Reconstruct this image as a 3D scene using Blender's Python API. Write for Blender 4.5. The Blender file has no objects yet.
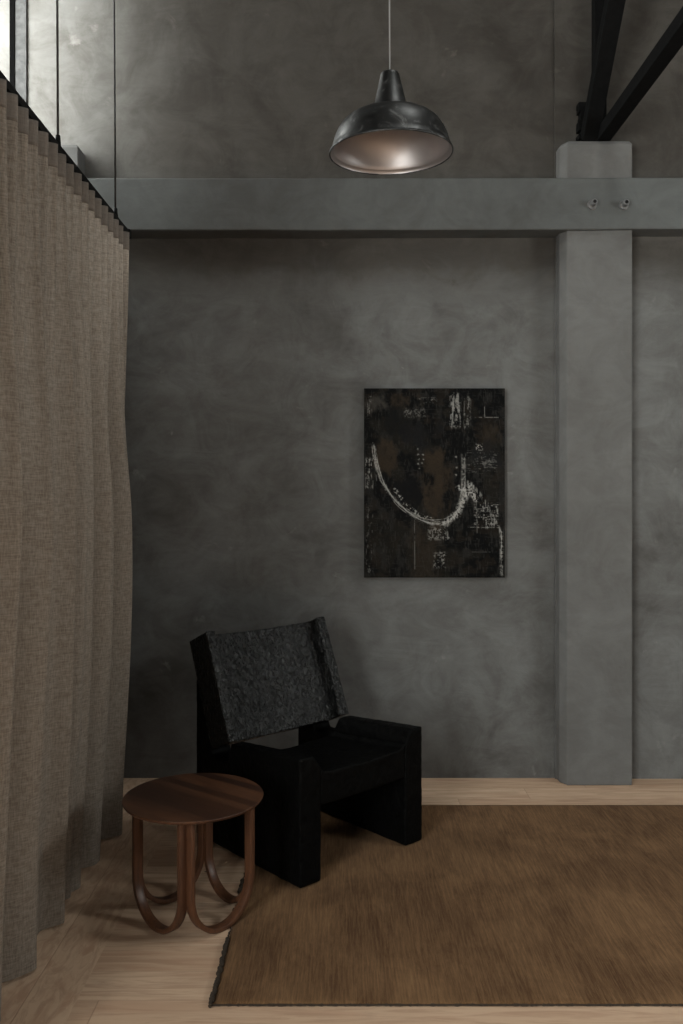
import bpy, bmesh, math, random
import numpy as np
from mathutils import Vector, Matrix, noise
random.seed(7)
C = bpy.context.scene
PI = math.pi

# ------------------------------------------------------------------ camera
F = 850.0
cam = bpy.data.cameras.new('camera'); co = bpy.data.objects.new('camera', cam)
C.collection.objects.link(co); C.camera = co
co.location = (0, 0, 1.5); co.rotation_euler = (PI / 2, 0, 0)
cam.sensor_fit = 'VERTICAL'; cam.sensor_height = 36; cam.lens = 36 * F / 1024
cam.shift_y = -17 / 1024.0
cam.clip_start = .02

# ------------------------------------------------------------------ view
vs = C.view_settings
vs.view_transform = 'Standard'; vs.look = 'None'; vs.gamma = 1; vs.use_curve_mapping = False
vs.exposure = 0.0

# ------------------------------------------------------------------ sky (overcast daylight)
W = bpy.data.worlds.new('overcast_sky'); C.world = W; W.use_nodes = True
bg = W.node_tree.nodes['Background']
bg.inputs[0].default_value = (1.0, .985, .965, 1); bg.inputs[1].default_value = 22

# window openings: (plane axis, fixed coordinate, a0, a1, z0, z1)
XL, XR, YB, YF, ZC = -1.667, 4.3, 4.505, -3.6, 5.2
XA, YJ = -2.02, 1.75                # the left wall steps back behind the curtain
WIN1 = (3.86, 4.42, 2.95, 5.15)        # left wall beside the corner (Y range, Z range)
WIN2 = (-3.4, .4, .6, 2.9)         # left wall, behind the camera
WIN5 = (1.3, 2.5, 2.05, 3.05)        # right wall
TL = .036

SKY = (.8, 1.55, 1.9, 2.65)        # skylight in the ceiling (X range, Y range)
def portal(name, loc, rot, sx, sz):
    L = bpy.data.lights.new(name, 'AREA'); L.shape = 'RECTANGLE'; L.size = sx; L.size_y = sz
    L.cycles.is_portal = True
    o = bpy.data.objects.new(name, L); C.collection.objects.link(o); o.location = loc; o.rotation_euler = rot
portal('daylight_opening', (XA - TL - .02, (WIN1[0] + WIN1[1]) / 2, (WIN1[2] + WIN1[3]) / 2), (PI / 2, 0, -PI / 2), WIN1[1] - WIN1[0], WIN1[3] - WIN1[2])
portal('daylight_opening', (XL - TL - .02, (WIN2[0] + WIN2[1]) / 2, (WIN2[2] + WIN2[3]) / 2), (PI / 2, 0, -PI / 2), WIN2[1] - WIN2[0], WIN2[3] - WIN2[2])
portal('daylight_opening', ((SKY[0] + SKY[1]) / 2, (SKY[2] + SKY[3]) / 2, ZC + .25), (0, 0, 0), SKY[1] - SKY[0], SKY[3] - SKY[2])
portal('daylight_opening', (XR + .08, (WIN5[0] + WIN5[1]) / 2, (WIN5[2] + WIN5[3]) / 2), (PI / 2, 0, PI / 2), WIN5[1] - WIN5[0], WIN5[3] - WIN5[2])

# ================================================================== materials
class NT:
    def __init__(s, name):
        s.m = bpy.data.materials.new(name); s.m.use_nodes = True
        s.t = s.m.node_tree; s.t.nodes.clear()
        s.out = s.n('ShaderNodeOutputMaterial'); s.b = s.n('ShaderNodeBsdfPrincipled')
        s.l(s.b.outputs[0], s.out.inputs[0])
    def n(s, k, **kw):
        x = s.t.nodes.new(k)
        for a, v in kw.items(): setattr(x, a, v)
        return x
    def l(s, a, b): s.t.links.new(a, b)
    def put(s, v, sock):
        if hasattr(v, 'links'): s.l(v, sock)
        else: sock.default_value = v
    def coord(s, scale=(1, 1, 1), rot=(0, 0, 0), which='Object', loc=(0, 0, 0)):
        tc = s.n('ShaderNodeTexCoord'); mp = s.n('ShaderNodeMapping')
        mp.inputs['Scale'].default_value = scale; mp.inputs['Rotation'].default_value = rot; mp.inputs['Location'].default_value = loc
        s.l(tc.outputs[which], mp.inputs[0]); return mp.outputs[0]
    def noise(s, vec, scale, detail=5, rough=.6, dist=0):
        x = s.n('ShaderNodeTexNoise'); s.l(vec, x.inputs['Vector'])
        x.inputs['Scale'].default_value = scale; x.inputs['Detail'].default_value = detail
        x.inputs['Roughness'].default_value = rough; x.inputs['Distortion'].default_value = dist
        return x.outputs[0]
    def ramp(s, f, a, b, lo=0., hi=1.):
        x = s.n('ShaderNodeMapRange'); x.interpolation_type = 'SMOOTHSTEP'
        s.l(f, x.inputs[0]); x.inputs[1].default_value = a; x.inputs[2].default_value = b
        x.inputs[3].default_value = lo; x.inputs[4].default_value = hi; return x.outputs[0]
    def mix(s, f, a, b, mode='MIX'):
        x = s.n('ShaderNodeMix', data_type='RGBA', blend_type=mode)
        s.put(f, x.inputs[0]); s.put(a, x.inputs[6]); s.put(b, x.inputs[7]); return x.outputs[2]
    def math(s, op, a, b=0., c=0.):
        x = s.n('ShaderNodeMath', operation=op)
        s.put(a, x.inputs[0]); s.put(b, x.inputs[1]); s.put(c, x.inputs[2]); return x.outputs[0]
    def bump(s, h, dist=.002, strength=1.0, prev=None):
        x = s.n('ShaderNodeBump'); s.l(h, x.inputs['Height']); x.inputs['Distance'].default_value = dist
        x.inputs['Strength'].default_value = strength
        if prev is not None: s.l(prev, x.inputs['Normal'])
        s.l(x.outputs[0], s.b.inputs['Normal']); return x.outputs[0]
    def set(s, **kw):
        for k, v in kw.items(): s.put(v, s.b.inputs[k.replace('_', ' ')])
        return s.m

def g(v, w=0.): return (v * (1 + w), v, v * (1 - w), 1)
def rgb(r, gg, b): return (r, gg, b, 1)

def concrete(name, lo, hi, warm=(1.05, 1, .94), cool=(.985, 1.0, .99), spots=0.0, seed=0, coat_glow=False):
    t = NT(name); v = t.coord(loc=(seed, seed * 1.7, 0))
    big = t.noise(v, 1.1, 6, .62, .6); mid = t.noise(v, 4.5, 8, .68, .9); fine = t.noise(v, 40, 4, .6)
    vs_ = t.coord(scale=(1, 1, 2.6), rot=(0, .5, 0)); streak = t.noise(vs_, 3.0, 9, .72, 1.6)
    f = t.math('ADD', t.math('MULTIPLY', t.ramp(big, .36, .64), .42), t.math('MULTIPLY', t.ramp(mid, .34, .66), .38))
    f = t.math('ADD', f, t.math('MULTIPLY', t.ramp(streak, .35, .7), .20))
    A = (lo * warm[0], lo * warm[1], lo * warm[2], 1); B = (hi * cool[0], hi * cool[1], hi * cool[2], 1)
    col = t.mix(f, A, B)
    if spots:
        sp = t.ramp(t.noise(v, 7, 4, .6, .4), .66, .78)
        col = t.mix(t.math('MULTIPLY', sp, spots), col, g(hi * 1.35, .02))
        sc = t.ramp(t.noise(t.coord(scale=(9, 9, 1)), 4, 4, .7), .73, .78)
        col = t.mix(t.math('MULTIPLY', sc, .25), col, g(hi * 1.2))
    if coat_glow:      # older brown-grey upper wall layer; its feathered foot also paints in the beam's shade
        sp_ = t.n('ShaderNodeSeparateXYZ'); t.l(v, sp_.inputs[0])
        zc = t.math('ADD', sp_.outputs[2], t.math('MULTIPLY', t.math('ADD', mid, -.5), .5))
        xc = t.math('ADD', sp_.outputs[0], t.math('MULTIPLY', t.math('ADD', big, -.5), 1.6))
        pale = t.mix(1.0, col, rgb(1.7, 1.67, 1.62), 'MULTIPLY')  # pale upper-left plaster, brightened to carry window light in its colour
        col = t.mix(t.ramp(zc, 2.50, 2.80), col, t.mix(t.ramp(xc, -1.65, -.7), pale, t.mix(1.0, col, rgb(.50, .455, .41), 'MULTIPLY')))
    h = t.math('ADD', t.math('MULTIPLY', streak, .6), t.math('MULTIPLY', fine, .12))
    t.bump(h, .006, .5)
    return t.set(Base_Color=col, Roughness=.72, Specular_IOR_Level=.25)

M = {}
M['plaster'] = concrete('troweled_grey_plaster', .074, .178, spots=.55, coat_glow=True)
M['pillar'] = concrete('smooth_pillar_plaster', .10, .165, seed=5, warm=(1.03, 1, .96), cool=(1.0, 1, .985))
M['beam'] = concrete('painted_beam', .078, .128, seed=9, warm=(1.0, 1, .97), cool=(.94, 1, 1.0))
M['outside'] = concrete('outside_render', .10, .13, seed=3)
M['ceiling'] = concrete('ceiling_plaster', .10, .14, seed=2)

def steel(name, c, rough=.5, metal=0.0):
    t = NT(name); v = t.coord(); n = t.noise(v, 30, 4, .6)
    t.bump(n, .0015, .35)
    return t.set(Base_Color=t.mix(t.ramp(n, .3, .7), g(c * .8), g(c * 1.25)), Roughness=rough, Metallic=metal, Specular_IOR_Level=.5 if metal else .06)
M['steel'] = steel('dark_painted_steel', .005, .85)
M['rod'] = steel('rod_steel', .045, .45, .4)
M['rail'] = steel('black_rail', .012, .6)
M['frame'] = steel('window_frame_steel', .002, .95)
M['reveal'] = steel('grey_trim_steel', .10, .5)
M['bolt'] = steel('weathered_bolt', .16, .55, .3)
M['bore'] = steel('bolt_bore', .015, .8)

t = NT('window_glass'); t.t.nodes.remove(t.b)
tr = t.n('ShaderNodeBsdfTransparent'); gl = t.n('ShaderNodeBsdfGlossy'); gl.inputs['Roughness'].default_value = .02
fr = t.n('ShaderNodeFresnel'); mx = t.n('ShaderNodeMixShader'); ge = t.n('ShaderNodeNewGeometry'); t.l(t.math('MULTIPLY', fr.outputs[0], t.math('SUBTRACT', 1., ge.outputs['Backfacing'])), mx.inputs[0]); t.l(tr.outputs[0], mx.inputs[1]); t.l(gl.outputs[0], mx.inputs[2]); t.l(mx.outputs[0], t.out.inputs[0])
tr.inputs[0].default_value = (.95, .97, .96, 1)
M['glass'] = t.m

# floor: pine boards running along X, one border board along Y beside the curtain
def floor_mat(name, along_x):
    t = NT(name); tc = t.n('ShaderNodeTexCoord'); sp = t.n('ShaderNodeSeparateXYZ'); t.l(tc.outputs['Object'], sp.inputs[0])
    a, b = (sp.outputs[0], sp.outputs[1]) if along_x else (sp.outputs[1], sp.outputs[0])
    row = t.math('FLOOR', t.math('DIVIDE', t.math('ADD', b, .06 if along_x else .0), .152 if along_x else .235))
    fr_ = t.math('FRACT', t.math('DIVIDE', t.math('ADD', b, .06 if along_x else .0), .152 if along_x else .235))
    wn = t.n('ShaderNodeTexWhiteNoise', noise_dimensions='1D'); t.l(row, wn.inputs['W'])
    a2 = t.math('ADD', a, t.math('MULTIPLY', wn.outputs[0], 7.0))
    cell = t.math('FLOOR', t.math('DIVIDE', a2, 2.3 if along_x else 30.)); fa = t.math('FRACT', t.math('DIVIDE', a2, 2.3 if along_x else 30.))
    wn2 = t.n('ShaderNodeTexWhiteNoise', noise_dimensions='2D'); cv = t.n('ShaderNodeCombineXYZ'); t.l(cell, cv.inputs[0]); t.l(row, cv.inputs[1]); t.l(cv.outputs[0], wn2.inputs['Vector'])
    gv = t.n('ShaderNodeCombineXYZ')
    t.l(t.math('MULTIPLY', a2, .09 if along_x else .35), gv.inputs[0]); t.l(t.math('ADD', b, t.math('MULTIPLY', wn2.outputs[0], 3.)), gv.inputs[1]); t.l(wn2.outputs[0], gv.inputs[2])
    grain = t.noise(gv.outputs[0], 34 if along_x else 26, 6, .62, 1.2); grain2 = t.noise(gv.outputs[0], 9, 3, .5, 2.5)
    col = t.mix(wn2.outputs[0], rgb(.53, .36, .245), rgb(.66, .48, .34))
    col = t.mix(t.math('MULTIPLY', t.ramp(grain, .42, .66), .50), col, rgb(.33, .195, .125))
    col = t.mix(t.math('MULTIPLY', t.ramp(grain2, .45, .68), .42), col, rgb(.45, .27, .175))
    # knots
    vo = t.n('ShaderNodeTexVoronoi'); vv = t.coord(scale=(3.2, 5.5, 1) if along_x else (6, 2, 1)); t.l(vv, vo.inputs['Vector']); vo.inputs['Scale'].default_value = .8
    k = t.ramp(vo.outputs['Distance'], .055, .03); sel = t.n('ShaderNodeSeparateColor'); t.l(vo.outputs['Color'], sel.inputs[0])
    k = t.math('MULTIPLY', k, t.math('GREATER_THAN', sel.outputs[0], .55))
    col = t.mix(t.math('MULTIPLY', k, .95), col, rgb(.09, .05, .03))
    dirt = t.ramp(t.noise(t.coord(), 2.6, 6, .7), .52, .75)
    col = t.mix(t.math('MULTIPLY', dirt, .3), col, rgb(.25, .19, .14))
    e = t.math('MINIMUM', fr_, t.math('SUBTRACT', 1., fr_)); e2 = t.math('MINIMUM', fa, t.math('SUBTRACT', 1., fa))
    gap = t.math('MAXIMUM', t.ramp(e, .010, .002), t.ramp(e2, .0012, .0003))
    col = t.mix(t.math('MULTIPLY', gap, .35), col, rgb(.16, .09, .055))
    t.bump(t.math('SUBTRACT', t.math('MULTIPLY', grain, .3), gap), .0012, .6)
    return t.set(Base_Color=col, Roughness=.62, Specular_IOR_Level=.3)
M['floor'] = floor_mat('pine_boards', True); M['border'] = floor_mat('pine_border_board', False)

# curtain linen
def linen(name, a, b, weave=1.0, trans=.3):
    t = NT(name); v = t.coord()
    ca = t.coord(scale=(1, 1, .14)); cb = t.coord(scale=(.12, .12, 1))
    w1 = t.noise(ca, 260, 3, .65); w2 = t.noise(cb, 230, 3, .65); slub = t.noise(t.coord(scale=(1, 1, .05)), 60, 3, .6)
    f = t.math('MULTIPLY', t.math('ADD', t.ramp(w1, .3, .7), t.ramp(w2, .3, .7)), .5 * weave)
    f = t.math('ADD', f, t.math('MULTIPLY', t.ramp(slub, .55, .8), .15))
    col = t.mix(f, a, b); t.bump(t.math('ADD', w1, w2), .0012, .5)
    t.set(Base_Color=col, Roughness=.95, Specular_IOR_Level=.1)
    tl = t.n('ShaderNodeBsdfTranslucent'); t.l(col, tl.inputs[0]); ms = t.n('ShaderNodeMixShader'); ms.inputs[0].default_value = trans
    t.l(t.b.outputs[0], ms.inputs[1]); t.l(tl.outputs[0], ms.inputs[2]); t.l(ms.outputs[0], t.out.inputs[0])
    return t.m
M['linen'] = linen('brown_linen', rgb(.205, .168, .137), rgb(.42, .370, .318))
M['tape'] = linen('header_tape', rgb(.19, .165, .145), rgb(.29, .255, .225), .8, .16)

# rug
t = NT('brown_pile'); v = t.coord()
p1 = t.noise(t.coord(scale=(1, .05, 1)), 140, 5, .8); p2 = t.noise(t.coord(scale=(1, .22, 1), rot=(0, 0, .05)), 14, 6, .7, .8); p3 = t.noise(v, 2.2, 5, .6, .5)
f = t.math('ADD', t.math('MULTIPLY', t.ramp(p1, .36, .68), .45), t.math('ADD', t.math('MULTIPLY', t.ramp(p2, .36, .66), .25), t.math('MULTIPLY', t.ramp(p3, .38, .62), .30)))
col = t.mix(f, rgb(.076, .036, .0145), rgb(.245, .138, .066))
t.bump(t.math('ADD', p1, t.math('MULTIPLY', p2, 1.2)), .006, .7)
M['rug'] = t.set(Base_Color=col, Roughness=.95, Specular_IOR_Level=.08, Sheen_Weight=.04, Sheen_Roughness=.5)
t = NT('rug_binding'); n = t.noise(t.coord(), 160, 4, .7); t.bump(n, .004, .9)
M['binding'] = t.set(Base_Color=t.mix(n, rgb(.012, .008, .005), rgb(.05, .032, .018)), Roughness=.95)

# walnut
def walnut(name, rz, planks=True):
    t = NT(name); v = t.coord(rot=(0, 0, rz)); sp = t.n('ShaderNodeSeparateXYZ'); t.l(v, sp.inputs[0])
    gv = t.n('ShaderNodeCombineXYZ'); row = t.math('FLOOR', t.math('MULTIPLY', sp.outputs[1], 24.)) if planks else t.math('MULTIPLY', sp.outputs[1], 0.)
    wn = t.n('ShaderNodeTexWhiteNoise', noise_dimensions='1D'); t.l(row, wn.inputs['W'])
    t.l(t.math('MULTIPLY', sp.outputs[0], .09 if planks else 1.), gv.inputs[0]); t.l(t.math('ADD', sp.outputs[1], t.math('MULTIPLY', wn.outputs[0], 5.)), gv.inputs[1])
    t.l(t.math('MULTIPLY', sp.outputs[2], .12), gv.inputs[2])
    gr = t.noise(gv.outputs[0], 55, 6, .65, 1.0); g2 = t.noise(gv.outputs[0], 12, 4, .6, 1.5)
    col = t.mix(wn.outputs[0], rgb(.042, .017, .009), rgb(.145, .060, .028))
    col = t.mix(t.math('MULTIPLY', t.ramp(gr, .4, .7), .6), col, rgb(.026, .011, .007))
    col = t.mix(t.math('MULTIPLY', t.ramp(g2, .45, .7), .45), col, rgb(.04, .017, .010))
    t.bump(gr, .0006, .4)
    return t.set(Base_Color=col, Roughness=.42, Specular_IOR_Level=.45)
M['walnut_top'] = walnut('walnut_top', math.radians(36)); M['walnut_leg'] = walnut('walnut_leg', 0, False)

# blackened wood
def blackwood(name, dist, rough, c=.006):
    t = NT(name); v = t.coord(); a = t.noise(v, 26, 5, .62, .9); b = t.noise(t.coord(scale=(1, 1, .45)), 75, 4, .7, .6); k = t.n('ShaderNodeTexVoronoi')
    t.l(v, k.inputs['Vector']); k.inputs['Scale'].default_value = 22; k.feature = 'SMOOTH_F1'
    h = t.math('ADD', t.math('MULTIPLY', a, 1.3), t.math('ADD', t.math('MULTIPLY', b, .75), t.math('MULTIPLY', k.outputs['Distance'], .6)))
    t.bump(h, dist, 1.0)
    return t.set(Base_Color=t.mix(t.ramp(a, .3, .7), g(c * .7), g(c * 1.4)), Roughness=t.ramp(b, .3, .7, rough - .05, rough + .12), Specular_IOR_Level=.36 if dist > .0042 else .05)
M['black_back'] = blackwood('hewn_black_wood', .0055, .22, .003); M['black'] = blackwood('black_stained_wood', .004, .42, .0025)

# lamp
t = NT('worn_black_enamel'); v = t.coord(); n = t.noise(v, 16, 6, .7, .8); w = t.ramp(n, .52, .70)
M['enamel'] = t.set(Base_Color=t.mix(w, g(.004), g(.075)), Roughness=t.ramp(n, .3, .7, .34, .55), Specular_IOR_Level=.35)
t = NT('rim_metal'); n = t.noise(t.coord(), 25, 4, .7)
M['rim'] = t.set(Base_Color=t.mix(t.ramp(n, .5, .75), g(.006), g(.12)), Roughness=.5, Metallic=.0)
t = NT('satin_aluminium'); n = t.noise(t.coord(), 9, 4, .6)
M['reflector'] = t.set(Base_Color=t.mix(n, rgb(.34, .31, .305), rgb(.42, .385, .38)), Roughness=.46, Metallic=.85)
t = NT('cable_rubber'); M['cable'] = t.set(Base_Color=g(.22), Roughness=.5)
t = NT('frosted_glass_bulb'); M['bulb'] = t.set(Base_Color=g(.6), Roughness=.3)

# canvas
t = NT('painted_canvas'); at = t.n('ShaderNodeVertexColor', layer_name='paint'); n = t.noise(t.coord(), 180, 4, .7)
t.bump(t.math('ADD', n, t.math('MULTIPLY', at.outputs[0], 3.)), .0015, .6)
M['canvas'] = t.set(Base_Color=at.outputs[0], Roughness=.55, Specular_IOR_Level=.07)
t = NT('canvas_side'); n = t.noise(t.coord(), 60, 4, .7); M['canvas_side'] = t.set(Base_Color=t.mix(n, g(.004), g(.022)), Roughness=.6)

# ================================================================== helpers
def link(name, bm, mat, parent=None, smooth=False):
    me = bpy.data.meshes.new(name); bmesh.ops.recalc_face_normals(bm, faces=bm.faces); bm.to_mesh(me); bm.free()
    if smooth:
        for p in me.polygons: p.use_smooth = True
    me.materials.append(M[mat]); o = bpy.data.objects.new(name, me); C.collection.objects.link(o)
    if parent: o.parent = parent
    return o
def box(bm, x0, x1, y0, y1, z0, z1):
    v = [bm.verts.new((x, y, z)) for x in (x0, x1) for y in (y0, y1) for z in (z0, z1)]
    for f in ((0, 1, 3, 2), (4, 6, 7, 5), (0, 4, 5, 1), (2, 3, 7, 6), (0, 2, 6, 4), (1, 5, 7, 3)): bm.faces.new([v[i] for i in f])
def boxes(*bs):
    bm = bmesh.new()
    for b in bs: box(bm, *b)
    return bm
def bar(bm, p, q, w, h, up=Vector((0, 0, 1))):
    p, q = Vector(p), Vector(q); d = (q - p).normalized(); s = d.cross(up).normalized(); u = s.cross(d)
    R = [[bm.verts.new(e + s * a * w / 2 + u * b * h / 2) for a, b in ((-1, -1), (1, -1), (1, 1), (-1, 1))] for e in (p, q)]
    bm.faces.new(R[0][::-1]); bm.faces.new(R[1])
    for i in range(4): j = (i + 1) % 4; bm.faces.new((R[0][i], R[0][j], R[1][j], R[1][i]))
def tube(bm, pts, r, n=12):
    pts = [Vector(p) for p in pts]; rings = []
    rr = r if isinstance(r, (list, tuple)) else [r] * len(pts)
    ref = None
    for i, p in enumerate(pts):
        d = (pts[min(i + 1, len(pts) - 1)] - pts[max(i - 1, 0)]).normalized()
        if ref is None: ref = d.orthogonal().normalized()
        a = (ref - d * ref.dot(d)).normalized(); b = d.cross(a); ref = a
        rings.append([bm.verts.new(p + (a * math.cos(2 * PI * k / n) + b * math.sin(2 * PI * k / n)) * rr[i]) for k in range(n)])
    for i in range(len(rings) - 1):
        for k in range(n): j = (k + 1) % n; bm.faces.new((rings[i][k], rings[i][j], rings[i + 1][j], rings[i + 1][k]))
    bm.faces.new(rings[0][::-1]); bm.faces.new(rings[-1])
def lathe(bm, prof, n=96, closed=False):
    rings = []
    for r, z in prof:
        if r < 1e-6: rings.append([bm.verts.new((0, 0, z))] * n)
        else: rings.append([bm.verts.new((r * math.cos(2 * PI * k / n), r * math.sin(2 * PI * k / n), z)) for k in range(n)])
    seq = list(range(len(rings) - 1)) + ([len(rings) - 1] if closed else [])
    for i in seq:
        A, B = rings[i], rings[(i + 1) % len(rings)]
        for k in range(n):
            j = (k + 1) % n; vs_ = []
            for x in (A[k], A[j], B[j], B[k]):
                if x not in vs_: vs_.append(x)
            if len(vs_) > 2: bm.faces.new(vs_)
def struct(name, bm, mat, label, smooth=False):
    o = link(name, bm, mat, None, smooth); o['kind'] = 'structure'; o['label'] = label; o['category'] = name.split('_')[0]; return o
def tag(o, label, cat, group=None):
    o['label'] = label; o['category'] = cat
    if group: o['group'] = group
    return o
def thing(name, label, cat, loc=(0, 0, 0), rz=0, group=None):
    o = bpy.data.objects.new(name, None); C.collection.objects.link(o); o.location = loc; o.rotation_euler = (0, 0, rz); o.empty_display_size = .1
    return tag(o, label, cat, group)
def bevel(o, w=.004, seg=2):
    m = o.modifiers.new('bevel', 'BEVEL'); m.width = w; m.segments = seg; m.limit_method = 'ANGLE'; m.angle_limit = .6; return o

# ================================================================== the room
T = .28
struct('floor', boxes((-.785, XR, YF, YB, -.1, 0)), 'floor', 'pale pine floor of wide boards running parallel to the back wall')
bm = boxes((XA, -.785, YF, YB, -.1, 0)); struct('trim_1', bm, 'border', 'wide pine border board along the foot of the curtain')
# back wall: left panel and a right panel 12 mm proud, meeting at the seam beside the pillar
SEAM = 1.137
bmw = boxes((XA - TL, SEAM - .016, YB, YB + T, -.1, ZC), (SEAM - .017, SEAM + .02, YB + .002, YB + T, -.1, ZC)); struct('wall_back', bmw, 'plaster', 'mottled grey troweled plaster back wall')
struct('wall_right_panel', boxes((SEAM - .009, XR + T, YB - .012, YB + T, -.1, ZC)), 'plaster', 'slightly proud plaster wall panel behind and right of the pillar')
def side_wall(x, y0, y1, wins, axis='x', T=T):
    bm = bmesh.new(); wins = sorted(wins)
    def add(a0, a1, z0, z1):
        if a1 - a0 < 1e-4 or z1 - z0 < 1e-4: return
        if axis == 'x': box(bm, x - T, x, a0, a1, z0, z1)
        else: box(bm, a0, a1, x - T, x, z0, z1)
    cur = y0
    for a0, a1, z0, z1 in wins:
        add(cur, a0, -.1, ZC); add(a0, a1, -.1, z0); add(a0, a1, z1, ZC); cur = a1
    add(cur, y1, -.1, ZC); return bm
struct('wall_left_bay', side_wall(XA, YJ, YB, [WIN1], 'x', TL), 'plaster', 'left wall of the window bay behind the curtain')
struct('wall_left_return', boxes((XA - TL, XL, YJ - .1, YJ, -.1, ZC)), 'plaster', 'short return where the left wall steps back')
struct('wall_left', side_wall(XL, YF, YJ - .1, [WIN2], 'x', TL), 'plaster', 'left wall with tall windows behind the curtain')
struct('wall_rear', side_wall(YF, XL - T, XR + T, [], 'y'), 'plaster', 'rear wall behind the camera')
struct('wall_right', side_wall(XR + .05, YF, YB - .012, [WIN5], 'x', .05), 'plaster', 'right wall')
struct('ceiling', boxes((XA - T, SKY[0], YF - T, YB + T, ZC, ZC + .2), (SKY[1], XR + T, YF - T, YB + T, ZC, ZC + .2), (SKY[0], SKY[1], YF - T, SKY[2], ZC, ZC + .2), (SKY[0], SKY[1], SKY[3], YB + T, ZC, ZC + .2)), 'ceiling', 'dark high ceiling')
# grey steel lining of the window reveal
sp_ = thing('steel_post', 'slim grey and black steel post fixed upright to the wall above the curtain', 'post', (-1.69, YB, 0))
link('channel', boxes((-.037, .022, -.010, -.001, 0, ZC - .01)), 'reveal', sp_); link('flange', boxes((-.064, -.0375, -.014, -.001, 0, ZC - .01)), 'frame', sp_)
def window(n, a0, a1, z0, z1, x, axis, nm, nz, lab):
    root = bpy.data.objects.new('window_%d' % n, None); C.collection.objects.link(root); root['kind'] = 'structure'; root['label'] = lab; root['category'] = 'window'
    def P(bm, p0, p1, q0, q1, d0, d1):
        if axis == 'x': box(bm, x + d0, x + d1, p0, p1, q0, q1)
        else: box(bm, p0, p1, x + d0, x + d1, q0, q1)
    bm = bmesh.new(); w = .035
    for p in (a0, a1 - w): P(bm, p, p + w, z0, z1, -TL + .001, -.004)
    for q in (z0, z1 - w): P(bm, a0 + w, a1 - w, q, q + w, -TL + .001, -.004)
    for k in range(1, nm): p = a0 + (a1 - a0) * k / nm; P(bm, p - .015, p + .015, z0 + w, z1 - w, -.030, -.012)
    for k in range(1, nz): q = z0 + (z1 - z0) * k / nz; P(bm, a0 + w, a1 - w, q - .015, q + .015, -.029, -.013)
    link('window_frame', bm, 'frame', root)
    bm = bmesh.new(); P(bm, a0 + w, a1 - w, z0 + w, z1 - w, -.024, -.020); link('glass_pane', bm, 'glass', root)
window(1, *WIN1, XA, 'x', 1, 1, 'tall black steel framed window in the top left corner')
window(2, *WIN2, XL, 'x', 4, 3, 'black steel framed window in the left wall behind the camera')

window(3, *WIN5, XR + .04, 'x', 1, 1, 'small high window in the right wall')
root = bpy.data.objects.new('window_4', None); C.collection.objects.link(root); root['kind'] = 'structure'; root['label'] = 'small skylight in the ceiling'; root['category'] = 'window'
link('window_frame', boxes((SKY[0], SKY[0] + .03, SKY[2], SKY[3], ZC + .1, ZC + .16), (SKY[1] - .03, SKY[1], SKY[2], SKY[3], ZC + .1, ZC + .16), (SKY[0] + .03, SKY[1] - .03, SKY[2], SKY[2] + .03, ZC + .1, ZC + .16), (SKY[0] + .03, SKY[1] - .03, SKY[3] - .03, SKY[3], ZC + .1, ZC + .16)), 'frame', root)
link('glass_pane', boxes((SKY[0] + .03, SKY[1] - .03, SKY[2] + .03, SKY[3] - .03, ZC + .12, ZC + .124)), 'glass', root)
# pillars
YP = 4.388
def pillar(x0, x1, ztop, label, cham=.035):
    bm = bmesh.new()
    prof = [(x0 - .004, YB), (x0, YP + cham * 1.4), (x0 + .028, YP), (x1, YP), (x1, YB)]
    zs = [0, .6, 1.2, 1.8, 2.4, 3.0, ztop - .02, ztop]
    R = []
    for k, z in enumerate(zs):
        ins = .012 if k == len(zs) - 1 else 0
        R.append([bm.verts.new((x + (ins if x < (x0 + x1) / 2 else -ins), y + (ins if y < YB - .02 else 0), z)) for x, y in prof])
    for a, b in zip(R, R[1:]):
        for i in range(5): j = (i + 1) % 5; bm.faces.new((a[i], a[j], b[j], b[i]))
    bm.faces.new(R[0][::-1]); bm.faces.new(R[-1])
    return bm
for x0, x1, zt, lab in ((1.137, 1.502, 3.333, 'grey plastered pillar standing right of the painting'), (-1.71 + .05, -1.358, 3.315, 'short stub of grey plastered pillar rising above the curtain rail')):
    bm = pillar(x0, x1, zt, lab); o = struct('pillar', bm, 'pillar', lab); bevel(o, .006, 2)
# beam with slightly irregular arris
bm = bmesh.new(); Y0 = 4.361
xs = np.linspace(XA + .01, XR, 140)
R = []
for x in xs:
    e = noise.noise(Vector((x * 7, 1, 0))) * .003; z1 = 3.126 + e + .002 * max(0, x); z0 = 2.859 + noise.noise(Vector((x * 3, 5, 0))) * .002 + .004 * max(0, x)
    R.append([bm.verts.new(p) for p in ((x, YB, z0 + .0), (x, Y0 + .004, z0), (x, Y0, z0 + .006), (x, Y0, z1 - .005), (x, Y0 + .006, z1), (x, YB, z1))])
for a, b in zip(R, R[1:]):
    for i in range(6): j = (i + 1) % 6; bm.faces.new((a[i], a[j], b[j], b[i]))
bm.faces.new(R[0][::-1]); bm.faces.new(R[-1])
struct('beam', bm, 'beam', 'grey painted horizontal beam crossing the whole back wall')

# pipe stubs in the beam
for (px, py, lab) in ((592, 205, 'left one of two short pipe stubs sticking out of the grey beam'), (623.5, 205.5, 'right one of two short pipe stubs sticking out of the grey beam')):
    x = (px - 341.5) * Y0 / F; z = 1.5 - (py - 495) * Y0 / F
    r = thing('pipe_stub', lab, 'pipe', (x, Y0, z), 0, 'pipe stubs in the beam')
    bm = bmesh.new(); tube(bm, [(0, .01, 0), (0, -.012, 0), (.001, -.013, 0), (.001, -.045, .003), (.001, -.047, .003)], [.026, .024, .016, .016, .012], 16); link('stub', bm, 'bolt', r, False)
    bm = bmesh.new(); tube(bm, [(.001, -.044, .003), (.001, -.0485, .003)], .0085, 14); link('bore', bm, 'bore', r)

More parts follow.
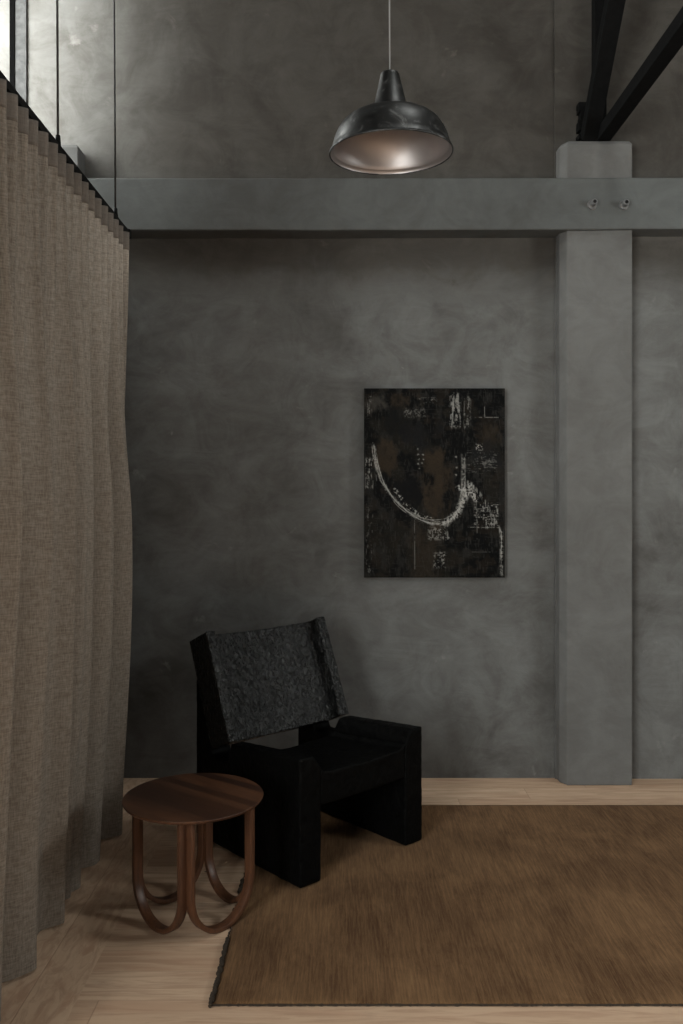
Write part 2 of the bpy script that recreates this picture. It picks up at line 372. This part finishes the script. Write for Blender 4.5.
# roof truss seated on the right pillar
tr_ = thing('roof_truss', 'black steel roof truss members resting on top of the right pillar', 'truss', (1.32, 4.35, 3.335))
def Lc(p): return (p[0] - 1.32, p[1] - 4.35, p[2] - 3.335)
bm = bmesh.new(); bar(bm, Lc((1.36, 4.45, 3.368)), Lc((1.36, -2.0, 3.368)), .070, .066); bevel(link('bottom_chord', bm, 'steel', tr_), .004)
bm = bmesh.new(); bar(bm, Lc((1.290, 4.43, 3.30 + .055)), Lc((1.318, 3.30, 4.78)), .082, .07); bevel(link('rafter', bm, 'steel', tr_), .004)
bm = bmesh.new(); bar(bm, Lc((1.350, 4.455, 3.34)), Lc((1.350, 4.455, 5.19)), .062, .062, Vector((0, 1, 0))); bevel(link('upright', bm, 'steel', tr_), .004)
bm = bmesh.new()
for k in range(9):
    random.seed(k); z = .012 + k * .024
    box(bm, -.075 + random.uniform(-.01, .01), .045, .085, .140, z - .012, z + .0121)
link('pocket_shade', bm, 'steel', tr_)  # dark blocks imitate the shaded hollow in the wall behind the truss

# ================================================================== curtain rail, rods, curtain
XC, ZR, YE = -.989, 2.704, 3.90
rail = thing('curtain_rail', 'thin black curtain rail hung from the ceiling on steel rods', 'curtain rail', (XC, 2.3, ZR))
bm = boxes((-.013, .013, .9 - 2.3, YE - 2.3, -.016, .012)); bevel(link('rail', bm, 'rail', rail), .002)
bm = boxes((-.019, .019, YE - 2.3 - .004, YE - 2.3 + .028, -.021, .017)); bevel(link('end_cap', bm, 'rail', rail), .003)
for y, d in ((2.965, -.012), (3.72, -.016), (2.20, -.01), (1.43, -.008)):
    bm = bmesh.new(); tube(bm, [(0, y - 2.3, .01), (d * 1.0, y - 2.3, ZC - ZR - .005)], .0042, 10); rd = link('suspension_rod', bm, 'rod', rail, True)
    bm = bmesh.new(); tube(bm, [(0, y - 2.3, .008), (0, y - 2.3, .05)], [.011, .008], 12); link('rod_clamp', bm, 'rail', rd, True)

random.seed(3)
def cx(y, z):
    h = (ZR - z) / ZR; k = min(1, max(0, (h - .02) / .5)); k = k * k * (3 - 2 * k)
    ph = 2 * PI * (y - YE) / .088 + .6 * noise.noise(Vector((y * 3.1, 0, 1)))
    a = .031 * (1 - .75 * k) * (1 + .25 * noise.noise(Vector((y * 9, 0, 4)))); w = a * math.sin(ph)
    yy = y + .05 * noise.noise(Vector((y * 1.5, z * .5, 7)))
    w += k * .046 * math.sin(2 * PI * yy / .265 + 1.1 + .5 * noise.noise(Vector((y * 1.3, z * .35, 2)))) + k * .020 * math.sin(2 * PI * yy / .149 + 2.0 + .9 * noise.noise(Vector((y * 2., z * .6, 9))))
    w += k * .02 * noise.noise(Vector((y * 2.2, z * .8, 3)))
    w += .022 * math.sin(PI * min(1, h * 1.1)) * k - .040 * max(0, h - .45) / .55
    return w
cur = thing('linen_curtain', 'floor-length pleated brown linen curtain hanging along the left side', 'curtain', (XC, 2.3, 0))
ys = np.arange(1.85, YE - .008, .0075); ys = np.append(ys, YE - .008)
def sheet(z0, z1, nz, off=0.0, ret=True):
    bm = bmesh.new(); zz = np.linspace(z0, z1, nz)
    V = [[bm.verts.new((cx(y, z) + off, y - 2.3 + .012 * math.sin(z * 2.) * (1 if y > YE - .3 else 0) * (y - YE + .3) / .3, z)) for y in ys] for z in zz]
    for a, b in zip(V, V[1:]):
        for i in range(len(ys) - 1): bm.faces.new((a[i], a[i + 1], b[i + 1], b[i]))
    if ret:  # unseen return sheet, added to block window light beside the curtain
        E = [r[-1].co.copy() for r in V]; prev = [r[-1] for r in V]
        for q in range(1, 130):
            x = q * .0078; col = []
            for e, z in zip(E, zz):
                yy = e.y + .03 * (1 - math.exp(-x / .02)) + .024 * math.sin(x * 2 * PI / .088) * min(1, x / .04)
                col.append(bm.verts.new((e.x - x, yy, z)))
            for i in range(len(zz) - 1): bm.faces.new((prev[i], col[i], col[i + 1], prev[i + 1]))
            prev = col
    return bm
ZT = ZR - .022
link('curtain_panel', sheet(.012, ZT - .078, 90), 'linen', cur, True)
tp = link('header_tape', sheet(ZT - .08, ZT, 8, .001), 'tape', cur, True); sm = tp.modifiers.new('solid', 'SOLIDIFY'); sm.thickness = .002

# ================================================================== rug
rug = thing('area_rug', 'flat brown wool rug under the black chair', 'rug', (.9, 3.3, 0))
bm = bmesh.new(); RX0, RX1, RY0, RY1, RH = -.380, 2.75, 2.494, 4.105, .006
nx, ny = 200, 110; V = {}
for i in range(nx + 1):
    for j in range(ny + 1):
        x = RX0 + (RX1 - RX0) * i / nx; y = RY0 + (RY1 - RY0) * j / ny
        e = min(x - RX0, RX1 - x, y - RY0, RY1 - y)
        z = RH + .0012 * noise.noise(Vector((x * 9, y * 5, 0))) + .0008 * noise.noise(Vector((x * 40, y * 22, 3)))
        if j == 0: y += .004 * noise.noise(Vector((x * 6, 0, 2)))
        if e < .012: z = RH * .72
        if x - RX0 < .04: z = min(z, .0032 + (x - RX0) / .04 * (RH - .0032))
        if e < 1e-6: z = .003
        V[i, j] = bm.verts.new((x - .9, y - 3.3, z))
for i in range(nx):
    for j in range(ny): bm.faces.new((V[i, j], V[i + 1, j], V[i + 1, j + 1], V[i, j + 1]))
be = [e for e in bm.edges if e.is_boundary]
ex = bmesh.ops.extrude_edge_only(bm, edges=be)
for v in ex['geom']:
    if isinstance(v, bmesh.types.BMVert): v.co.z = .0004
bmesh.ops.contextual_create(bm, geom=[e for e in bm.edges if e.is_boundary])
link('pile', bm, 'rug', rug, True)
def yarn(p, q, r, name, wob):
    bm = bmesh.new(); n = int((Vector(q) - Vector(p)).length / .007); pts = []; rr = []
    for k in range(n + 1):
        P = Vector(p).lerp(Vector(q), k / n); P += Vector((random.uniform(-wob, wob), random.uniform(-wob, wob), 0)); f_ = .32 if name == 'edge_binding' and (3.3 < P.y + 3.3 < 4.0 or 2.86 < P.y + 3.3 < 3.0 or 3.06 < P.y + 3.3 < 3.2) else 1.; P.z = P.z * f_ ; pts.append(P); rr.append(r * f_ * random.uniform(.7, 1.35))
    tube(bm, pts, rr, 7); link(name, bm, 'binding', rug)
yarn((RX0 - .9 - .003, RY0 - 3.3 - .012, .0072), (RX0 - .9 - .003, RY1 - 3.3, .0072), .0066, 'edge_binding', .0028)
yarn((RX0 - .9, RY0 - 3.3 - .001, .0042), (RX1 - .9, RY0 - 3.3 - .001, .0042), .003, 'front_edging', .0006)

# ================================================================== chair
HEWN = bpy.data.textures.new('hewn', 'CLOUDS'); HEWN.noise_scale = .030; HEWN.noise_depth = 3
SOFT = bpy.data.textures.new('soft', 'CLOUDS'); SOFT.noise_scale = .09; SOFT.noise_depth = 2
SX, ST = .343, .33   # local centre
ch = thing('carved_lounge_chair', 'black hewn-wood low lounge chair with scooped seat and tilted back', 'chair', (-.155 + .736 * SX - .677 * ST, 3.205 + .677 * SX + .736 * ST, RH + .0062), math.radians(42.6))
def rough(o, vox=.0065, amp=.004, amp2=.003):
    m = o.modifiers.new('remesh', 'REMESH'); m.mode = 'VOXEL'; m.voxel_size = vox; m.use_smooth_shade = True
    m = o.modifiers.new('smooth', 'SMOOTH'); m.factor = .5; m.iterations = 2
    m = o.modifiers.new('soft', 'DISPLACE'); m.texture = SOFT; m.strength = amp; m.mid_level = .5
    m = o.modifiers.new('hewn', 'DISPLACE'); m.texture = HEWN; m.strength = amp2; m.mid_level = .5
def dip(s):
    d = min(s, .686 - s); k = min(1, max(0, (d - .062) / .068)); k = k * k * (3 - 2 * k)
    return .073 * k + .008 * min(1, max(0, (d - .12) / .2))
def ztop(t): return .490 - .085 * t
def loft(secs):      # sections: (s, [(t, z), ...])
    bm = bmesh.new(); R = [[bm.verts.new((s - SX, t_ - ST, z)) for t_, z in pts] for s, pts in secs]; n = len(R[0])
    for a, b in zip(R, R[1:]):
        for i in range(n): j = (i + 1) % n; bm.faces.new((a[i], a[j], b[j], b[i]))
    bm.faces.new(R[0][::-1]); bm.faces.new(R[-1]); return bm
def panel(slist):
    secs = []
    for s in slist:
        d = dip(s)
        top = [(t_, ztop(t_) - d) for t_ in (.455, .36, .27, .18, .09, 0)]
        nf = min(.372, ztop(.47) - d)
        secs.append((s, [(0, 0), (.715, 0), (.715, .68), (.705, .665), (.605, .405), (.592, .372), (.475, nf)] + top))
    return loft(secs)
a = link('side_panel', panel([0, .03, .062, .075, .09, .107]), 'black', ch); rough(a)
b = link('side_panel', panel([.686 - x for x in (0, .03, .062, .075, .09, .107)]), 'black', ch); rough(b)
secs = []
for s in np.linspace(.104, .582, 25):
    d = dip(s); secs.append((s, [(.002, .287), (.47, .262), (.47, ztop(.47) - d), (.36, ztop(.36) - d - .003), (.18, ztop(.18) - d - .003), (.002, ztop(0) - d)]))
rough(link('seat', loft(secs), 'black', ch))
# backrest
def rec(s):
    d = min(s, .686 - s)
    if d < .048: return 0.
    k = min(1, (d - .048) / .018); k = k * k * (3 - 2 * k)
    return .070 * k + .026 * math.sin(PI * min(1, max(0, (s - .09) / .506)))
ss = [0, .02, .044] + list(np.linspace(.049, .637, 110)) + [.642, .666, .686]
bm = bmesh.new(); R = []; er = Vector((0, .915, -.40)); el = Vector((0, -.372, -.928)); base = Vector((0, .638, .897))
for l in np.linspace(0, .475, 12):
    ring = []
    for s in ss:
        p = base + el * l + er * rec(s) + Vector((s, 0, 0)); ring.append(bm.verts.new((p.x - SX, p.y - ST, p.z)))
    for s, r_ in ((.686, .148), (.60, .15), (.343, .15), (.086, .15), (0, .148)):
        p = base + el * l + er * r_ + Vector((s, 0, 0)); ring.append(bm.verts.new((p.x - SX, p.y - ST, p.z)))
    R.append(ring)
n = len(R[0])
for a_, b_ in zip(R, R[1:]):
    for i in range(n): j = (i + 1) % n; bm.faces.new((a_[i], a_[j], b_[j], b_[i]))
bm.faces.new(R[0][::-1]); bm.faces.new(R[-1])
rough(link('backrest', bm, 'black_back', ch), .004, .001, .0065)

# ================================================================== side table
TX, TY, TH = -.527, 3.03, .427
tb = thing('side_table', 'round walnut side table on bent wood loop legs', 'side table', (TX, TY, .002))
bm = bmesh.new(); lathe(bm, [(0, TH - .018), (.225, TH - .018), (.243, TH - .011), (.2475, TH - .005), (.248, TH - .002), (.2465, TH), (0, TH)], 128)
o = link('table_top', bm, 'walnut_top', tb, True); m = o.modifiers.new('es', 'EDGE_SPLIT'); m.split_angle = .6
RC = .212; AW, WW = .017, .034
cor = [Vector((RC * math.cos(math.radians(a_)), RC * math.sin(math.radians(a_)), 0)) for a_ in (2, 88, 180, 273)]
for k in range(4):
    A, B = cor[k], cor[(k + 1) % 4]; d = (B - A); L_ = d.length; d.normalize(); nrm = Vector((-d.y, d.x, 0)); mid = (A + B) / 2
    if nrm.dot(mid) < 0: nrm = -nrm
    hw = L_ / 2 - .019; vr = .150; pts = []
    zt = TH - .0175
    for z in np.linspace(zt, vr, 5): pts.append((-hw, z, -1, 0))
    for q in range(1, 28): th = PI * q / 28; pts.append((-hw * math.cos(th), vr - (vr - AW / 2) * math.sin(th), -math.cos(th), -math.sin(th)))
    for z in np.linspace(vr, zt, 5): pts.append((hw, z, 1, 0))
    bm = bmesh.new(); R = []
    for (x, z, nx_, nz_) in pts:
        ring = []
        for sa, sb in ((-1, -1), (1, -1), (1, 1), (-1, 1)):
            p = mid + d * (x + nx_ * sa * AW / 2) + nrm * (sb * WW / 2) + Vector((0, 0, z + nz_ * sa * AW / 2))
            ring.append(bm.verts.new(p))
        R.append(ring)
    for a_, b_ in zip(R, R[1:]):
        for i in range(4): j = (i + 1) % 4; bm.faces.new((a_[i], a_[j], b_[j], b_[i]))
    bm.faces.new(R[0][::-1]); bm.faces.new(R[-1])
    o = link('leg_loop', bm, 'walnut_leg', tb, True); bevel(o, .003, 2); m = o.modifiers.new('es', 'EDGE_SPLIT'); m.split_angle = .7

# ================================================================== pendant lamp
PX, PY, PZ = .168, 2.88, 2.657
pl = thing('pendant_lamp', 'worn black enamel dome pendant lamp hanging above the beam', 'lamp', (PX, PY, PZ))
pl.rotation_euler = (math.radians(2.0), math.radians(-1.0), 0)
outer = [(.210, 0), (.209, .006), (.203, .012), (.199, .026), (.192, .050), (.181, .074), (.167, .095), (.147, .112), (.122, .125), (.096, .133), (.072, .138), (.062, .141)]
bm = bmesh.new(); lathe(bm, [(r_, z) for r_, z in outer] + [(.060, .138)] + [(max(.05, r_ - .0022), z - .0012) for r_, z in outer[::-1][1:]], closed=True); link('shade', bm, 'enamel', pl, True)
bm = bmesh.new(); lathe(bm, [(.0625, .134), (.0635, .143), (.0605, .148), (.0575, .151), (.0330, .258), (.031, .266), (.024, .270), (.010, .272), (0, .273)], 64); link('neck', bm, 'enamel', pl, True)
inner = [(.2055, .0005), (.2045, .006), (.196, .011), (.194, .0125), (.191, .028), (.184, .050), (.174, .071), (.160, .090), (.141, .106), (.117, .118), (.092, .126), (.068, .130), (.056, .136), (.042, .170), (0, .172)]
bm = bmesh.new(); lathe(bm, inner); link('reflector', bm, 'reflector', pl, True)
bm = bmesh.new(); lathe(bm, [(  .2080 + .0024 * math.cos(a_), .0024 * math.sin(a_)) for a_ in np.linspace(0, 2 * PI, 12, endpoint=False)], closed=True); link('rim', bm, 'rim', pl, True)
bm = bmesh.new(); lathe(bm, [(.0, .171), (.02, .171), (.02, .165), (.017, .16), (0, .16)], 32); sk = link('bulb_socket', bm, 'steel', pl, True)
bm = bmesh.new(); lathe(bm, [(0, .100), (.014, .102), (.026, .113), (.030, .127), (.026, .142), (.016, .158), (.013, .165), (0, .166)], 32); link('bulb', bm, 'bulb', pl, True)
bm = bmesh.new(); tube(bm, [(0, 0, .271), (.012, .040, 1.2), (.025, .085, ZC - PZ - .006)], .0026, 10); link('cable', bm, 'cable', pl, True)

# ================================================================== painting
PW, PH_ = .739, .993; pxc = (364 + 504.8) / 2; pyc = (388.4 + 577.6) / 2; YPn = 4.462
pt = thing('abstract_painting', 'dark abstract canvas with scraped white arc hung on the wall', 'painting', ((pxc - 341.5) * YPn / F, YPn, 1.5 - (pyc - 495) * YPn / F))
NU, NV = 300, 402
U, Vv = np.meshgrid(np.linspace(92, 625, NU), np.linspace(70, 787, NV))   # working canvas units
rs = np.random.RandomState(5)
def vnoise(sx, sy, seed, oct_=3):
    out = np.zeros_like(U); amp = 1; tot = 0
    for o_ in range(oct_):
        r_ = np.random.RandomState(seed + o_); gx, gy = max(2, int(533 / sx) + 3), max(2, int(717 / sy) + 3); G = r_.rand(gy + 1, gx + 1)
        fx = (U - 92) / sx; fy = (Vv - 70) / sy; ix = np.minimum(fx.astype(int), gx - 1); iy = np.minimum(fy.astype(int), gy - 1); tx = fx - ix; ty = fy - iy
        tx = tx * tx * (3 - 2 * tx); ty = ty * ty * (3 - 2 * ty)
        out += amp * ((G[iy, ix] * (1 - tx) + G[iy, ix + 1] * tx) * (1 - ty) + (G[iy + 1, ix] * (1 - tx) + G[iy + 1, ix + 1] * tx) * ty); tot += amp; amp *= .55; sx /= 2; sy /= 2
    return out / tot
def sm(x, a_, b_): k = np.clip((x - a_) / (b_ - a_), 0, 1); return k * k * (3 - 2 * k)
n1 = vnoise(70, 90, 1); n2 = vnoise(9, 14, 11); n3 = vnoise(4, 22, 21); n4 = vnoise(22, 4, 31); n5 = vnoise(5, 5, 41, 2); n6 = vnoise(26, 48, 51, 4)
img = np.zeros(U.shape + (3,)); img[:] = (.003, .003, .0033)
def over(mask, c): 
    global img
    m_ = np.clip(mask, 0, 1)[..., None]; img = img * (1 - m_) + np.array(c) * m_
def blob(x, y, rx, ry, soft=.9): return sm(1 - ((U - x) / rx) ** 2 - ((Vv - y) / ry) ** 2 + (n1 - .5) * 1.8 + (n6 - .5) * 2.2 + (n2 - .5) * 1.0, 0, soft) * (.45 + n6)
brown = (.036, .026, .017); grey = (.055, .050, .043)
over(sm(n1, .48, .62) * .7, (.016, .014, .011)); over(sm(n6, .52, .66) * .6, (.024, .023, .021)); over(sm(vnoise(40, 30, 71), .56, .66) * .5, (.020, .015, .011)); over(sm(n3, .6, .75) * .35, (.05, .048, .044)); over(sm(n4, .64, .78) * .25, (.05, .048, .044))
over(blob(375, 430, 75, 150) * .9, brown); over(blob(175, 340, 50, 75) * .9, brown); over(blob(240, 110, 70, 40) * .7, brown); over(blob(560, 250, 60, 60) * .5, brown)
over(blob(320, 700, 60, 110) * .45, brown); over(blob(130, 140, 60, 45) * .6, grey); over(blob(285, 160, 60, 35) * .5, grey)
over(blob(255, 465, 55, 72, .15), (.005, .005, .0055)); over(blob(215, 190, 70, 60) * .8, (.006, .006, .006)); over(blob(560, 320, 60, 60) * .6, (.009, .0095, .011)); over(blob(330, 240, 110, 60) * .7, (.008, .008, .009))
def dline(pts):
    D = np.full(U.shape, 1e9); 
    for (x0, y0), (x1, y1) in zip(pts, pts[1:]):
        dx, dy = x1 - x0, y1 - y0; k = np.clip(((U - x0) * dx + (Vv - y0) * dy) / (dx * dx + dy * dy), 0, 1); D = np.minimum(D, np.hypot(U - x0 - k * dx, Vv - y0 - k * dy))
    return D
def smooth(pts, n=8):
    o_ = []; P = [pts[0]] + pts + [pts[-1]]
    for i in range(1, len(P) - 2):
        p0, p1, p2, p3 = [np.array(q, float) for q in P[i - 1:i + 3]]
        for k in range(n):
            u_ = k / n; o_.append(tuple(.5 * (2 * p1 + (p2 - p0) * u_ + (2 * p0 - 5 * p1 + 4 * p2 - p3) * u_ ** 2 + (3 * p1 - p0 - 3 * p2 + p3) * u_ ** 3)))
    return o_ + [pts[-1]]
white = (.42, .41, .385)
arc = [(128, 285), (140, 360), (165, 430), (215, 500), (280, 553), (350, 580), (410, 570), (448, 530), (464, 470), (468, 400), (468, 320)]
for k in range(8):
    o_ = (k - 3.5) * 3.6; P = smooth([(x + rs.uniform(-4, 4) + o_ * (-.5 if x > 400 else .5), y + rs.uniform(-3, 3) + o_ * (1.0 if 200 < x < 450 else .3)) for x, y in arc])
    D = dline(P); over(sm(-D, -1.9, -.6) * sm(vnoise(30, 40, 100 + k, 3), .42, .58) * rs.uniform(.3, .9) * (1 - .75 * sm(U, 440, 462) * sm(-Vv, -440, -400)), white)
D = dline(smooth(arc)); over(sm(-D, -12, -2) * sm(n5 * .5 + n6 * .5, .48, .66) * .45, white)
over(sm(-dline(smooth([(210, 455), (250, 510), (300, 548), (350, 568)])), -11, -3) * sm(n5, .5, .68) * .7, white)
over(sm(-dline([(495, 440), (470, 490), (445, 545), (400, 580)]), -19, -2) * sm(n5 * .5 + n3 * .5, .38, .60) * 1.0, white)
over(sm(-dline([(450, 445), (500, 465), (515, 490)]), -15, -3) * sm(n5, .38, .56) * 1.0, white)
over(sm(-dline(smooth([(485, 425), (530, 470), (570, 540), (612, 620)])), -9, -2) * sm(n3, .46, .62) * .5, white)
def hatch(x0, x1, y0, y1, f, s=.6, thr=.56):
    B = sm(U, x0, x0 + 10) * sm(-U, -x1, -x1 + 10) * sm(Vv, y0, y0 + 12) * sm(-Vv, -y1, -y1 + 12); over(B * sm(f * .65 + n5 * .35, thr - .06, thr + .14) * s * (.35 + n1), white)
hatch(505, 605, 500, 605, np.maximum(n3, n4), .75, .62); hatch(92, 130, 330, 455, n3, .7, .54); hatch(95, 125, 75, 190, n3, .35); hatch(412, 462, 82, 225, n3, .75, .50); hatch(465, 500, 95, 230, n3, .4, .56)
hatch(290, 372, 100, 135, n4, .55, .56); hatch(350, 405, 685, 755, np.maximum(n3, n4), .6, .60); hatch(330, 410, 590, 650, n5, .35, .52); hatch(602, 622, 600, 785, n3, .7, .46); hatch(240, 330, 140, 185, n5, .25)
hatch(95, 130, 500, 780, n3, .28, .6); hatch(470, 600, 300, 400, n4, .25, .6); hatch(510, 545, 275, 310, n5, .7, .5)
for (p, q, s) in (((283, 565), (284, 755), .3), ((408, 580), (409, 642), .75), ((548, 140), (549, 182), .5), ((512, 180), (600, 180), .45), ((486, 596), (600, 598), .5), ((612, 620), (611, 780), .5), ((518, 500), (520, 640), .3), ((500, 690), (570, 690), .15), ((125, 275), (140, 420), .3)):
    over(sm(-dline([p, q]), -1.8, -.4) * sm(n2, .33, .5) * s, white)
for x, y in ((297, 321), (315, 322), (299, 338), (316, 340), (297, 356), (312, 352), (300, 372), (525, 285), (440, 330), (443, 370), (440, 398), (412, 636), (295, 300)):
    over(sm(-np.hypot((U - x) * .9, Vv - y), -5.5, -1) * sm(n5, .3, .55) * .5, white)
img *= .82 * (.8 + .4 * n5)[..., None]
xs_ = np.linspace(-PW / 2, PW / 2, NU); zs_ = np.linspace(PH_ / 2, -PH_ / 2, NV)
XX, ZZ = np.meshgrid(xs_, zs_); lum = img.mean(-1)
YY = -.0015 - np.clip(lum, 0, .2) * .006
verts = np.stack([XX, YY, ZZ], -1).reshape(-1, 3)
idx = np.arange(NU * NV).reshape(NV, NU); faces = np.stack([idx[:-1, :-1], idx[1:, :-1], idx[1:, 1:], idx[:-1, 1:]], -1).reshape(-1, 4)
me = bpy.data.meshes.new('canvas_face'); me.from_pydata(verts.tolist(), [], faces.tolist()); me.materials.append(M['canvas'])
ca = me.color_attributes.new('paint', 'FLOAT_COLOR', 'POINT'); ca.data.foreach_set('color', np.concatenate([img.reshape(-1, 3), np.ones((NU * NV, 1))], 1).astype(np.float32).ravel())
for p in me.polygons: p.use_smooth = True
o = bpy.data.objects.new('canvas_face', me); C.collection.objects.link(o); o.parent = pt
bm = boxes((-PW / 2, PW / 2, -.0008, YB - YPn - .001, -PH_ / 2, PH_ / 2)); link('stretcher', bm, 'canvas_side', pt)
